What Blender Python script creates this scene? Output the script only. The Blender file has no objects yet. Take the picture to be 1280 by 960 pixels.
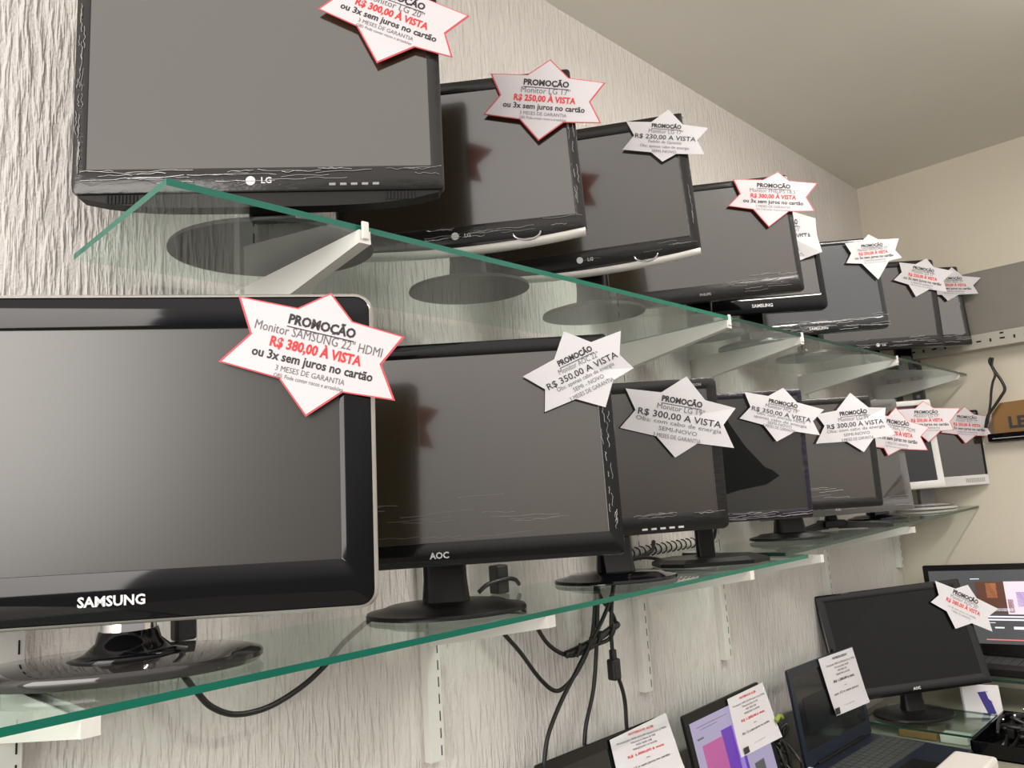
import bpy, bmesh, math, random
from mathutils import Vector, Matrix
random.seed(7)
C = bpy.context.scene.collection
PI = math.pi

# ------------------------------------------------------------ camera, world, lights
MON= {'U1': [0.4726, -0.2118, 0.4172, -0.6989, 0.0016, -0.0104, 0.4709, 0.335], 'U2': [0.8176, -0.2118, 0.4142, -0.84, -0.0289, 0.0286, 0.4028, 0.2755], 'U3': [1.1459, -0.2119, 0.4339, -0.8878, -0.0952, 0.0517, 0.4205, 0.2682], 'U4': [1.5604, -0.2119, 0.4246, -0.8152, -0.0285, 0.0435, 0.4516, 0.2753], 'U5': [1.8369, -0.211, 0.4333, -0.7225, 0.0472, 0.016, 0.3453, 0.2429], 'U6': [2.1644, -0.2113, 0.4147, -0.7608, 0.0052, 0.0328, 0.4085, 0.267], 'U7': [2.6482, -0.2116, 0.4144, -0.7409, -0.0216, 0.0105, 0.4217, 0.291], 'U8': [2.942, -0.2214, 0.4473, -0.7364, 0.0705, 0.003, 0.4253, 0.293], 'L1': [0.2962, -0.2121, -0.0957, -0.6347, -0.0526, -0.0179, 0.5395, 0.3431], 'L2': [0.7405, -0.2121, -0.0839, -0.7608, 0.0194, 0.0009, 0.5347, 0.3289], 'L3': [1.1698, -0.2116, -0.074, -0.7141, -0.0498, 0.0104, 0.4109, 0.282], 'L4': [1.4916, -0.2117, -0.0714, -0.7228, -0.045, -0.0003, 0.4432, 0.2761], 'L5': [1.9105, -0.2117, -0.0679, -0.7332, -0.0168, 0.0008, 0.4338, 0.2795], 'L6': [2.2094, -0.1826, -0.0932, -0.7246, 0.0348, 0.015, 0.4443, 0.316], 'L7': [2.5252, -0.2116, -0.0407, -0.7324, 0.0332, 0.0209, 0.3714, 0.2735], 'L8': [3.0029, -0.2119, -0.0439, -0.7304, 0.0001, 0.0088, 0.3771, 0.2623], 'D1': [1.2459, -0.1268, -0.7066, -0.0127, 0.2581, -0.0035, 0.37, 0.2482], 'D2': [1.68, -0.1264, -0.7171, 0.0375, 0.193, -0.0045, 0.3639, 0.2422], 'D3': [2.151, -0.1362, -0.705, -0.0431, 0.1055, 0.0004, 0.3817, 0.236], 'D4': [2.5189, -0.2215, -0.6276, -0.7613, 0.2424, 0.0539, 0.4585, 0.3056], 'D5': [3.0599, -0.3252, -0.6069, -1.5635, 0.0516, 0.0342, 0.4308, 0.2958]}
STARS= {'L1': [(0.2275, 0.3444), (0.3074, 0.2938), (0.2951, 0.222), (0.1981, 0.207), (0.1074, 0.2694), (0.1284, 0.3413)], 'U1': [(0.1917, 0.3075), (0.2793, 0.2436), (0.2538, 0.1822), (0.1524, 0.1742), (0.0762, 0.253), (0.0974, 0.316)], 'U2': [(0.1714, 0.2901), (0.2558, 0.239), (0.2414, 0.1718), (0.1383, 0.1541), (0.0538, 0.2091), (0.0719, 0.2774)], 'U3': [(0.1836, 0.2742), (0.2521, 0.2271), (0.2379, 0.1783), (0.1591, 0.1769), (0.0882, 0.2116), (0.1028, 0.264)], 'U4': [(0.2035, 0.2809), (0.2889, 0.2427), (0.2725, 0.1776), (0.163, 0.1524), (0.0772, 0.213), (0.0981, 0.2752)], 'U5': [(0.1035, 0.2693), (0.1745, 0.243), (0.1689, 0.1445), (0.0907, 0.121), (-0.0001, 0.1481), (0.0249, 0.2449)], 'U6': [(0.1848, 0.2739), (0.2708, 0.2543), (0.2697, 0.1968), (0.1903, 0.1385), (0.1064, 0.1947), (0.1116, 0.2539)], 'U7': [(0.1852, 0.2928), (0.2712, 0.244), (0.2389, 0.1753), (0.1312, 0.1659), (0.0638, 0.2267), (0.0911, 0.2848)], 'U8': [(0.1864, 0.2877), (0.2866, 0.2425), (0.2651, 0.1829), (0.1477, 0.1623), (0.0879, 0.1896), (0.0925, 0.2591)], 'L2': [(0.2022, 0.3338), (0.2885, 0.3293), (0.3039, 0.2722), (0.2554, 0.2145), (0.1646, 0.2131), (0.1358, 0.2684)], 'L3': [(0.1472, 0.2852), (0.2368, 0.22), (0.2247, 0.1461), (0.1117, 0.1362), (0.0134, 0.1981), (0.0302, 0.2701)], 'L4': [(0.1783, 0.2795), (0.264, 0.2272), (0.2492, 0.1727), (0.1525, 0.1646), (0.0757, 0.2189), (0.0918, 0.275)], 'L5': [(0.1609, 0.2887), (0.2552, 0.2462), (0.2669, 0.176), (0.1778, 0.1368), (0.0565, 0.1653), (0.0653, 0.239)], 'L6': [(0.2125, 0.289), (0.3025, 0.2244), (0.2854, 0.1591), (0.1656, 0.1522), (0.112, 0.1836), (0.1468, 0.2752)], 'L7': [(0.1579, 0.2685), (0.2745, 0.2364), (0.2393, 0.1698), (0.1512, 0.1381), (0.0696, 0.1847), (0.0581, 0.2485)], 'L8': [(0.1368, 0.2758), (0.2374, 0.2319), (0.2228, 0.1646), (0.1191, 0.1449), (0.0351, 0.1888), (0.0582, 0.2582)], 'D4': [(0.2475, 0.2815), (0.3154, 0.2011), (0.2742, 0.139), (0.166, 0.1607), (0.1167, 0.2452), (0.1507, 0.3055)]}
PAPERS= {'D1': [(0.0179, 0.2416), (0.2128, 0.2496), (0.2225, 0.1294), (0.0132, 0.1489)], 'D2': [(0.0098, 0.2365), (0.1953, 0.2371), (0.2155, 0.1043), (0.0019, 0.1117)], 'D3': [(-0.0291, 0.2358), (0.1773, 0.2324), (0.2066, 0.0771), (0.0008, 0.0847)]}
CAB= {'a': [(0.4284, -0.03, -0.1595), (0.445, -0.03, -0.1926), (0.465, -0.03, -0.2208), (0.4843, -0.03, -0.2432), (0.5177, -0.03, -0.26), (0.5649, -0.03, -0.261), (0.6155, -0.03, -0.2455), (0.6561, -0.03, -0.223), (0.6922, -0.03, -0.1943), (0.7343, -0.03, -0.171), (0.7467, -0.03, -0.1654)], 'b': [(1.0112, -0.03, -0.2082), (1.0295, -0.03, -0.2321), (1.0717, -0.03, -0.2748), (1.1146, -0.03, -0.3259), (1.1518, -0.03, -0.3582), (1.1816, -0.03, -0.3628), (1.2249, -0.03, -0.3428), (1.2673, -0.03, -0.3042), (1.2913, -0.03, -0.2575), (1.3124, -0.03, -0.1549)], 'c': [(1.0683, -0.045, -0.1941), (1.0997, -0.045, -0.2277), (1.1334, -0.045, -0.2696), (1.1767, -0.045, -0.2964), (1.2168, -0.045, -0.3034), (1.2757, -0.045, -0.2951), (1.3212, -0.045, -0.29), (1.3437, -0.045, -0.2645), (1.3335, -0.045, -0.2387), (1.3008, -0.045, -0.202), (1.294, -0.045, -0.1527)], 'd': [(1.0723, -0.06, -0.5069), (1.0847, -0.06, -0.4697), (1.1002, -0.06, -0.4254), (1.1388, -0.06, -0.3779), (1.1909, -0.06, -0.3303), (1.2463, -0.06, -0.2798), (1.2901, -0.06, -0.2397), (1.3222, -0.06, -0.1993), (1.3416, -0.06, -0.1575)], 'e': [(1.2155, -0.035, -0.5527), (1.2231, -0.035, -0.5109), (1.2358, -0.035, -0.4473), (1.2696, -0.035, -0.3788), (1.2915, -0.035, -0.289), (1.3022, -0.035, -0.2267), (1.3142, -0.035, -0.155)], 'f': [(1.3455, -0.05, -0.4946), (1.3472, -0.05, -0.4638), (1.3469, -0.05, -0.4088), (1.3238, -0.05, -0.3409), (1.3218, -0.05, -0.2769), (1.3332, -0.05, -0.214), (1.349, -0.05, -0.1585)], 'i': [(3.2, -0.0027, -0.0089), (3.2, 0.0056, -0.1611), (3.2, 0.0041, -0.2155), (3.2, -0.0017, -0.2817), (3.2, -0.0119, -0.356), (3.2, -0.0155, -0.415), (3.2, -0.0035, -0.5471)], 'i2': [(3.18, -0.0183, -0.0094), (3.18, -0.01, -0.1603), (3.18, -0.0144, -0.2144), (3.18, -0.0172, -0.2799), (3.18, -0.0216, -0.3537), (3.18, -0.0223, -0.4124), (3.18, -0.0075, -0.5439)], 'o': [(3.1, -0.4126, 0.3909), (3.1, -0.4059, 0.3779), (3.1, -0.4161, 0.345), (3.1, -0.4342, 0.2999), (3.1, -0.4378, 0.2742), (3.1, -0.4226, 0.2514), (3.1, -0.3989, 0.2211), (3.1, -0.375, 0.1906), (3.1, -0.362, 0.1501)], 'o2': [(3.08, -0.4218, 0.3875), (3.08, -0.4152, 0.3577), (3.08, -0.421, 0.3287), (3.08, -0.41, 0.3024), (3.08, -0.4007, 0.2702), (3.08, -0.3926, 0.2295), (3.08, -0.3735, 0.1622)]}
CAM= {'r': [0.7036742211445873, -0.7075573405749446, -0.06484751572011331], 'u': [-0.06118346084268748, -0.15126916457899453, 0.9865972957427384], 'f': [0.7078835883221688, 0.6902754882263203, 0.1497350184093396], 'F': 978.4862408157112, 'S': 1.1}
cam_d = bpy.data.cameras.new('camera'); cam = bpy.data.objects.new('camera', cam_d); C.objects.link(cam)
r_, u_, f_ = (Vector(CAM[k]) for k in 'ruf')
R = Matrix((r_, u_, -f_)).transposed().to_4x4()
cam.matrix_world = Matrix.Translation((0, -CAM['S'], 0)) @ R
cam_d.sensor_width = 36; cam_d.lens = CAM['F'] / 1280 * 36; cam_d.clip_start = .02
bpy.context.scene.camera = cam

sc = bpy.context.scene
sc.view_settings.view_transform = 'Standard'; sc.view_settings.look = 'None'
sc.view_settings.gamma = 1; sc.view_settings.exposure = 0.58
wd = bpy.data.worlds.new('daylight'); sc.world = wd; wd.use_nodes = True
nt = wd.node_tree; nt.nodes.clear()
o_ = nt.nodes.new('ShaderNodeOutputWorld'); b_ = nt.nodes.new('ShaderNodeBackground')
tc = nt.nodes.new('ShaderNodeTexCoord'); sp = nt.nodes.new('ShaderNodeSeparateXYZ'); rp = nt.nodes.new('ShaderNodeValToRGB')
mp = nt.nodes.new('ShaderNodeMapRange'); mp.inputs['From Min'].default_value = -.6; mp.inputs['From Max'].default_value = .9
rp.color_ramp.elements[0].position = .30; rp.color_ramp.elements[0].color = (.17, .158, .15, 1)
rp.color_ramp.elements[1].position = .62; rp.color_ramp.elements[1].color = (.98, .925, .885, 1)
nt.links.new(tc.outputs['Generated'], sp.inputs[0]); nt.links.new(sp.outputs['Z'], mp.inputs['Value'])
nt.links.new(mp.outputs[0], rp.inputs[0]); nt.links.new(rp.outputs[0], b_.inputs[0]); nt.links.new(b_.outputs[0], o_.inputs[0])
b_.inputs[1].default_value = .86

def area(name, loc, target, size, sy, power, col):
    l = bpy.data.lights.new(name, 'AREA'); l.shape = 'RECTANGLE'; l.size = size; l.size_y = sy; l.energy = power; l.color = col
    o = bpy.data.objects.new(name, l); C.objects.link(o); o.location = loc
    o.rotation_euler = (Vector(target) - Vector(loc)).to_track_quat('-Z', 'Y').to_euler(); return o
area('shopfront_daylight', (-1.8, -.95, .42), (.8, -.4, .3), 1.6, 1.45, 36, (1, .95, .89))

# ------------------------------------------------------------ materials
MATS = {}
def mat(name, col, rough=.5, metal=0, spec=.5, coat=0, coatr=.03, bump=None, ior=None, emit=None, var=None, trans=0):
    if name in MATS: return MATS[name]
    m = bpy.data.materials.new(name); m.use_nodes = True; MATS[name] = m
    n = m.node_tree; b = n.nodes['Principled BSDF']
    b.inputs['Base Color'].default_value = (*col, 1); b.inputs['Roughness'].default_value = rough
    b.inputs['Metallic'].default_value = metal; b.inputs['Specular IOR Level'].default_value = spec
    b.inputs['Coat Weight'].default_value = coat; b.inputs['Coat Roughness'].default_value = coatr
    if ior: b.inputs['IOR'].default_value = ior
    if emit: b.inputs['Emission Color'].default_value = (*emit[0], 1); b.inputs['Emission Strength'].default_value = emit[1]
    t = n.nodes.new('ShaderNodeTexCoord')
    if bump:
        scale, stretch, strength, dist = bump[:4]; target = bump[4] if len(bump) > 4 else 'Normal'
        mpn = n.nodes.new('ShaderNodeMapping'); mpn.inputs['Scale'].default_value = stretch
        no = n.nodes.new('ShaderNodeTexNoise'); no.inputs['Scale'].default_value = scale; no.inputs['Detail'].default_value = 5
        bu = n.nodes.new('ShaderNodeBump'); bu.inputs['Strength'].default_value = strength; bu.inputs['Distance'].default_value = dist
        n.links.new(t.outputs['Object'], mpn.inputs[0]); n.links.new(mpn.outputs[0], no.inputs[0])
        n.links.new(no.outputs[0], bu.inputs['Height']); n.links.new(bu.outputs[0], b.inputs[target])
        if target == 'Coat Normal' and len(bump) > 5: n.links.new(bu.outputs[0], b.inputs['Normal'])
    if var:
        no2 = n.nodes.new('ShaderNodeTexNoise'); no2.inputs['Scale'].default_value = var[0]; no2.inputs['Detail'].default_value = 4
        mx = n.nodes.new('ShaderNodeMix'); mx.data_type = 'RGBA'
        mx.inputs[6].default_value = (*col, 1); mx.inputs[7].default_value = (*var[1], 1)
        n.links.new(t.outputs['Object'], no2.inputs[0]); n.links.new(no2.outputs[0], mx.inputs[0]); n.links.new(mx.outputs[2], b.inputs['Base Color'])
    return m

def plaster():
    m = bpy.data.materials.new('scratched_plaster'); m.use_nodes = True; n = m.node_tree; b = n.nodes['Principled BSDF']
    b.inputs['Roughness'].default_value = .62; b.inputs['Specular IOR Level'].default_value = .35
    t = n.nodes.new('ShaderNodeTexCoord')
    def noise(sc_, st, det=4, dis=0.):
        mpn = n.nodes.new('ShaderNodeMapping'); mpn.inputs['Scale'].default_value = st
        no = n.nodes.new('ShaderNodeTexNoise'); no.inputs['Scale'].default_value = sc_; no.inputs['Detail'].default_value = det; no.inputs['Distortion'].default_value = dis
        n.links.new(t.outputs['Object'], mpn.inputs[0]); n.links.new(mpn.outputs[0], no.inputs[0]); return no.outputs[0]
    a = noise(120, (1, 1, .13), 2, .12); c = noise(46, (1, 1, .22), 3, .2); g = noise(210, (1, 1, 1), 3)
    rr = n.nodes.new('ShaderNodeValToRGB'); rr.color_ramp.elements[0].position = .44; rr.color_ramp.elements[1].position = .68
    n.links.new(a, rr.inputs[0])
    m1 = n.nodes.new('ShaderNodeMath'); m1.operation = 'MULTIPLY_ADD'; n.links.new(c, m1.inputs[0]); m1.inputs[1].default_value = 1.3; n.links.new(rr.outputs[0], m1.inputs[2])
    m2 = n.nodes.new('ShaderNodeMath'); m2.operation = 'MULTIPLY_ADD'; n.links.new(g, m2.inputs[0]); m2.inputs[1].default_value = .5; n.links.new(m1.outputs[0], m2.inputs[2])
    bu = n.nodes.new('ShaderNodeBump'); bu.inputs['Strength'].default_value = .9; bu.inputs['Distance'].default_value = .003
    n.links.new(m2.outputs[0], bu.inputs['Height']); n.links.new(bu.outputs[0], b.inputs['Normal'])
    big = noise(2.2, (1, 1, 1), 4); mx = n.nodes.new('ShaderNodeMix'); mx.data_type = 'RGBA'
    mx.inputs[6].default_value = (.84, .80, .765, 1); mx.inputs[7].default_value = (.76, .72, .685, 1)
    n.links.new(big, mx.inputs[0]); n.links.new(mx.outputs[2], b.inputs['Base Color'])
    return m

def glass_sheet(name, tint, refl=1.0):
    m = bpy.data.materials.new(name); m.use_nodes = True; n = m.node_tree; n.nodes.clear()
    o = n.nodes.new('ShaderNodeOutputMaterial'); mx = n.nodes.new('ShaderNodeMixShader'); tr = n.nodes.new('ShaderNodeBsdfTransparent')
    gl = n.nodes.new('ShaderNodeBsdfGlossy'); fr = n.nodes.new('ShaderNodeFresnel'); fr.inputs[0].default_value = 1.5
    tr.inputs[0].default_value = (*tint, 1); gl.inputs['Roughness'].default_value = .015; gl.inputs[0].default_value = (refl, refl, refl, 1)
    ge = n.nodes.new('ShaderNodeNewGeometry'); su = n.nodes.new('ShaderNodeMath'); su.operation = 'SUBTRACT'; su.inputs[0].default_value = 1; mu = n.nodes.new('ShaderNodeMath'); mu.operation = 'MULTIPLY'
    n.links.new(ge.outputs['Backfacing'], su.inputs[1]); n.links.new(su.outputs[0], mu.inputs[0]); n.links.new(fr.outputs[0], mu.inputs[1]); n.links.new(mu.outputs[0], mx.inputs[0]); n.links.new(tr.outputs[0], mx.inputs[1]); n.links.new(gl.outputs[0], mx.inputs[2]); n.links.new(mx.outputs[0], o.inputs[0])
    return m

M = dict(
    plaster=plaster(),
    ceiling=mat('ceiling_paint', (.82, .79, .72), .8, bump=(30, (1, 1, 1), .1, .002), var=(3, (.76, .73, .67))),
    cream=mat('cream_paint', (.74, .68, .56), .75, bump=(40, (1, 1, 1), .1, .002), var=(2.5, (.68, .63, .52))),
    floor=mat('floor_tile', (.25, .24, .22), .35),
    desk=mat('desk_laminate', (.38, .36, .28), .5, var=(4, (.33, .31, .25))),
    white=mat('white_enamel', (.80, .79, .75), .38),
    glass=glass_sheet('shelf_glass', (.885, .95, .922)),
    edge=mat('glass_edge_green', (.008, .15, .10), .15, spec=.4),
    edge2=mat('glass_edge_dark', (.015, .05, .038), .2, spec=.4),
    black=mat('black_plastic', (.008, .008, .008), .36, spec=.25, bump=(400, (1, 1, 1), .05, .0005)),
    gloss=mat('gloss_black', (.005, .005, .006), .06, ior=1.45, spec=.42),
    wrap=mat('film_wrapped_black', (.012, .011, .010), .3, spec=.3, coat=.55, coatr=.05, bump=(55, (.7, .7, 2.2), .35, .004, 'Coat Normal')),
    matte=mat('matte_black', (.014, .013, .012), .55, spec=.3),
    bluegloss=mat('film_blue_gloss', (.012, .015, .016), .12, ior=1.45, coat=.6, bump=(25, (.6, .6, 2.5), .35, .006, 'Coat Normal')),
    silver=mat('silver_plastic', (.72, .70, .66), .38, .1),
    chrome=mat('chrome', (.75, .75, .76), .08, 1),
    clear=mat('clear_acrylic_rim', (.42, .40, .37), .1, coat=1),
    smoke=mat('smoked_gloss_disc', (.03, .028, .026), .05, ior=1.5, coat=.3),
    greyfr=mat('grey_film_frame', (.13, .125, .12), .25, coat=1, bump=(40, (1, 1, 2), .4, .003, 'Coat Normal')),
    whitefr=mat('white_monitor_plastic', (.72, .71, .68), .35),
    purple=mat('film_purple_black', (.014, .011, .022), .25, spec=.3, coat=.6, bump=(60, (1, 1, 2), .7, .004, 'Coat Normal')),
    screen=mat('screen_film', (.038, .029, .017), .13, ior=2.15, coat=1, coatr=.04, bump=(6, (1, 1, 6), .03, .002, 'Coat Normal')),
    screenmatte=mat('screen_matte', (.03, .026, .022), .34, ior=1.75),
    screenblue=mat('screen_blue_film', (.035, .042, .045), .14, ior=1.9, coat=1, coatr=.05, bump=(5, (1, 1, 5), .12, .004, 'Coat Normal')),
    screenfilm=mat('screen_loose_film', (.025, .024, .020), .14, ior=1.7, coat=1, coatr=.04, bump=(7, (1, 1, 1), .1, .004, 'Coat Normal')),
    screenblack=mat('screen_dark_film', (.016, .016, .018), .14, ior=1.6, coat=.5),
    screendeep=mat('screen_deep', (.006, .007, .006), .16, ior=1.4, spec=.35),
    wrapgloss=mat('gloss_black_film', (.006, .006, .006), .1, spec=.3, coat=.3, bump=(40, (1, 1, 2), .15, .002, 'Coat Normal')),
    darkreflection=mat('painted_dark_reflection', (.006, .008, .012), .25),  # dark colour painted for a reflection in the navy laptop's screen
    creaseglint=mat('film_crease', (.42, .41, .40), .18, coat=1),  # film creases in a pale colour that carries their glints
    film=glass_sheet('loose_film', (.75, .74, .72)),
    screendark=mat('screen_dark', (.012, .013, .015), .12, ior=1.5),
    paper=mat('white_paper', (.76, .72, .745), .7), papergrey=mat('white_paper_cool', (.76, .745, .765), .7),
    red=mat('red_border', (.75, .10, .12), .6), redink=mat('red_ink', (.80, .05, .05), .6), ink=mat('black_ink', (.035, .033, .04), .6),
    greyink=mat('grey_ink', (.17, .165, .18), .6),
    logo=mat('logo_white', (.80, .80, .80), .4), logogrey=mat('logo_grey', (.34, .34, .34), .4), metal=mat('dark_slotted_steel', (.10, .10, .09), .5, .3),
    beam=mat('grey_painted_steel', (.46, .44, .38), .5), board=mat('grey_board', (.20, .19, .165), .6, bump=(20, (8, .6, .6), .2, .002), var=(9, (.25, .235, .205))),
    hole=mat('slot_dark', (.01, .01, .01), .8), card=mat('brown_cardboard', (.30, .16, .055), .8, var=(12, (.24, .13, .045))),
    cable=mat('black_cable', (.012, .012, .012), .4), whitecable=mat('white_corrugated_tube', (.6, .58, .54), .5),
    navy=mat('navy_laptop_plastic', (.012, .018, .032), .32), key=mat('grey_key', (.06, .065, .065), .5),
    page=mat('lit_page', (.02, .02, .02), .3, emit=((.40, .35, .52), .62)), pink=mat('lit_pink', (.02, .02, .02), .3, emit=((.50, .10, .32), .6)),
    violet=mat('lit_violet', (.02, .02, .02), .3, emit=((.10, .025, .32), .8)), lilac=mat('lit_lilac', (.02, .02, .02), .3, emit=((.40, .30, .62), .7)),
    darklit=mat('lit_dark_grey', (.015, .015, .015), .3, emit=((.062, .062, .064), 1)), orange=mat('lit_orange', (.02, .02, .02), .3, emit=((.55, .20, .08), .8)),
    brownlit=mat('lit_brown', (.02, .02, .02), .3, emit=((.10, .04, .025), .9)), pale=mat('lit_pale_pink', (.02, .02, .02), .3, emit=((.85, .62, .68), .9)),
    textlit=mat('lit_white_text', (.02, .02, .02), .3, emit=((.75, .72, .85), 1)), redlit=mat('lit_red_line', (.02, .02, .02), .3, emit=((.75, .22, .18), .8)),
    blue=mat('blue_print', (.03, .02, .22), .3), greenbit=mat('green_rubber', (.25, .33, .05), .5), box=mat('white_box_card', (.78, .74, .70), .6),
    tube=mat('lit_tube', (.8, .8, .8), .4, emit=((1, .96, .9), 30)), orangeled=mat('orange_led', (.02, .02, .02), .3, emit=((1, .95, .85), 1.2)),
)

# ------------------------------------------------------------ helpers
def link_mesh(name, bm, material, parent=None, smooth=False):
    me = bpy.data.meshes.new(name); bmesh.ops.recalc_face_normals(bm, faces=bm.faces[:]); bm.to_mesh(me); bm.free()
    if smooth:
        for p in me.polygons: p.use_smooth = True
        if smooth == 'auto':
            try: me.set_sharp_from_angle(angle=math.radians(35))
            except Exception: pass
    for mm in (material if isinstance(material, list) else [material]): me.materials.append(mm)
    o = bpy.data.objects.new(name, me); C.objects.link(o)
    if parent: o.parent = parent
    return o
def tag(o, label, cat, group=None, kind=None):
    o['label'] = label; o['category'] = cat
    if group: o['group'] = group
    if kind: o['kind'] = kind
    return o
def struct(o): o['kind'] = 'structure'; return o
def thing(name, label, cat, loc=(0, 0, 0), rz=0, group=None):
    o = bpy.data.objects.new(name, None); C.objects.link(o); o.location = loc; o.rotation_euler = (0, 0, rz); o.empty_display_size = .05
    return tag(o, label, cat, group)
def box(bm, x0, x1, y0, y1, z0, z1, T=None, bev=0, mi=0):
    r = bmesh.ops.create_cube(bm, size=1); vs = r['verts']
    for v in vs:
        v.co = Vector(((x0 + x1) / 2 + v.co.x * (x1 - x0), (y0 + y1) / 2 + v.co.y * (y1 - y0), (z0 + z1) / 2 + v.co.z * (z1 - z0)))
    fs = list({f for v in vs for f in v.link_faces})
    for f in fs: f.material_index = mi
    if bev:
        es = list({e for f in fs for e in f.edges})
        rr = bmesh.ops.bevel(bm, geom=es, offset=bev, segments=2, affect='EDGES', profile=.5); vs = list({v for f in rr['faces'] for v in f.verts} | {v for v in vs if v.is_valid})
    if T is not None:
        for v in vs: v.co = T @ v.co
    return vs
def rrect(x0, x1, z0, z1, r, n=5):
    pts = []
    for cx, cz, a0 in ((x1 - r, z1 - r, 0), (x0 + r, z1 - r, 90), (x0 + r, z0 + r, 180), (x1 - r, z0 + r, 270)):
        for i in range(n + 1):
            a = math.radians(a0 + 90 * i / n); pts.append((cx + r * math.cos(a), cz + r * math.sin(a)))
    return pts
def loft(bm, rings, T=None, cap0=True, cap1=True, closed=True):
    R_ = [[bm.verts.new((T @ Vector(p)) if T is not None else Vector(p)) for p in ring] for ring in rings]
    n = len(R_[0])
    for a, b in zip(R_, R_[1:]):
        for i in range(n if closed else n - 1):
            bm.faces.new((a[i], a[(i + 1) % n], b[(i + 1) % n], b[i]))
    if cap0: bm.faces.new(R_[0])
    if cap1: bm.faces.new(list(reversed(R_[-1])))
    return R_
def disc(bm, prof, cx=0, cy=0, ry=1.0, n=40, T=None):
    """prof: list of (radius, z)"""
    rings = [[(cx + r * math.cos(2 * PI * i / n), cy + ry * r * math.sin(2 * PI * i / n), z) for i in range(n)] for r, z in prof]
    loft(bm, rings, T)
def prism(bm, pts, y0, y1, T=None):
    loft(bm, [[(p[0], y0, p[1]) for p in pts], [(p[0], y1, p[1]) for p in pts]], T)
def smooth_path(P, k=6):
    P = [Vector(p) for p in P]; out = []
    for i in range(len(P) - 1):
        p0 = P[max(i - 1, 0)]; p1 = P[i]; p2 = P[i + 1]; p3 = P[min(i + 2, len(P) - 1)]
        for j in range(k):
            t = j / k; out.append(.5 * ((2 * p1) + (p2 - p0) * t + (2 * p0 - 5 * p1 + 4 * p2 - p3) * t * t + (3 * p1 - p0 - 3 * p2 + p3) * t ** 3))
    out.append(P[-1]); return out
def tube(bm, P, r, k=6, n=8, T=None, sm=True):
    P = smooth_path(P, k) if sm else [Vector(p) for p in P]
    rings = []; up = Vector((.3, .5, .8)).normalized()
    for i, p in enumerate(P):
        d = (P[min(i + 1, len(P) - 1)] - P[max(i - 1, 0)]).normalized()
        a = d.cross(up)
        if a.length < 1e-3: a = d.cross(Vector((1, 0, 0)))
        a.normalize(); b = d.cross(a).normalized()
        rings.append([p + a * (r * math.cos(2 * PI * j / n)) + b * (r * math.sin(2 * PI * j / n)) for j in range(n)])
    loft(bm, rings, T)
_font_cache = {}
def text_polys(s, bold=0, ext=0):
    key = (s, bold)
    if key in _font_cache: return _font_cache[key]
    cu = bpy.data.curves.new('t', 'FONT'); cu.body = s; cu.size = 1; cu.align_x = 'CENTER'; cu.resolution_u = 2; cu.offset = bold; cu.fill_mode = 'FRONT'
    ob = bpy.data.objects.new('t', cu); C.objects.link(ob); dg = bpy.context.evaluated_depsgraph_get(); dg.update()
    me = ob.evaluated_get(dg).to_mesh()
    vs = [v.co.copy() for v in me.vertices]; fs = [tuple(p.vertices) for p in me.polygons]
    bpy.data.objects.remove(ob); bpy.data.curves.remove(cu)
    _font_cache[key] = (vs, fs); return vs, fs
def add_text(bm, s, x, z, size, T, bold=0, width=None, y=0, italic=0):
    """text centred on x with baseline z, in the XZ plane of T, facing -Y; width squeezes it to fit"""
    vs, fs = text_polys(s, bold)
    if not vs: return
    w = max(v.x for v in vs) - min(v.x for v in vs); mid = (max(v.x for v in vs) + min(v.x for v in vs)) / 2
    kx = width / w if width else size
    nv = [bm.verts.new(T @ Vector((x + (v.x - mid) * kx + v.y * italic * size, y, z + v.y * size))) for v in vs]
    for f in fs:
        try: bm.faces.new([nv[i] for i in f])
        except ValueError: pass

# ------------------------------------------------------------ setting
ZC, XE = 1.1813, 3.2307
bm = bmesh.new(); box(bm, -2.2, XE + .1, 0, .12, -1.5, ZC + .1); struct(link_mesh('wall_left', bm, M['plaster']))
bm = bmesh.new(); box(bm, XE, XE + .12, -2.6, 0, -1.5, ZC + .1); struct(link_mesh('wall_end', bm, M['cream']))
bm = bmesh.new(); box(bm, .3, XE + .12, -1.4, .12, ZC, ZC + .12); struct(link_mesh('ceiling', bm, M['ceiling']))
bm = bmesh.new(); box(bm, -2.2, XE + .12, -2.6, .12, -1.6, -1.5); struct(link_mesh('floor', bm, M['floor']))
XL = 3.16
bm = bmesh.new(); box(bm, XL, XE, -2.6, -.0005, -1.5, .1, bev=.003); struct(link_mesh('wall_end_lower', bm, M['cream']))

# ------------------------------------------------------------ rails
ZU, ZL, DEP = .3566, -.1592, .30
def zl2(x): return ZL + .0225 * max(0, x - 1.5)
def rail(x, z0, z1, label):
    t = thing('wall_rail', label, 'rail', (x, 0, z0), group='white slotted rails on the textured wall')
    h = z1 - z0; bm = bmesh.new()
    box(bm, -.015, -.011, -.015, 0, 0, h, bev=.0006); box(bm, .011, .015, -.015, 0, 0, h, bev=.0006)
    box(bm, -.015, .015, -.017, -.0145, 0, h, bev=.0008); link_mesh('channel', bm, M['white'], t)
    bm = bmesh.new(); k = 0
    while .012 + k * .0275 < h - .02:
        box(bm, .0075, .0095, -.0174, -.0168, .008 + k * .0275, .024 + k * .0275); k += 1
    link_mesh('slots', bm, M['hole'], t)['kind'] = 'stuff'
rail(.252, -.42, .0, 'white slotted wall rail at the far left, under the lower glass shelf')
rail(.553, -.05, .345, 'short white wall rail behind the first bracket of the upper glass shelf')
rail(.876, -.418, .2, 'white slotted wall rail below the lower shelf, left of the hanging black cables')
rail(1.482, -.432, .345, 'white wall rail just right of the hanging black cables')
rail(1.832, -.427, .345, 'white wall rail second to the right of the hanging cables')
rail(2.475, -.42, .345, 'white wall rail behind the top of the black monitor on the counter')
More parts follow.
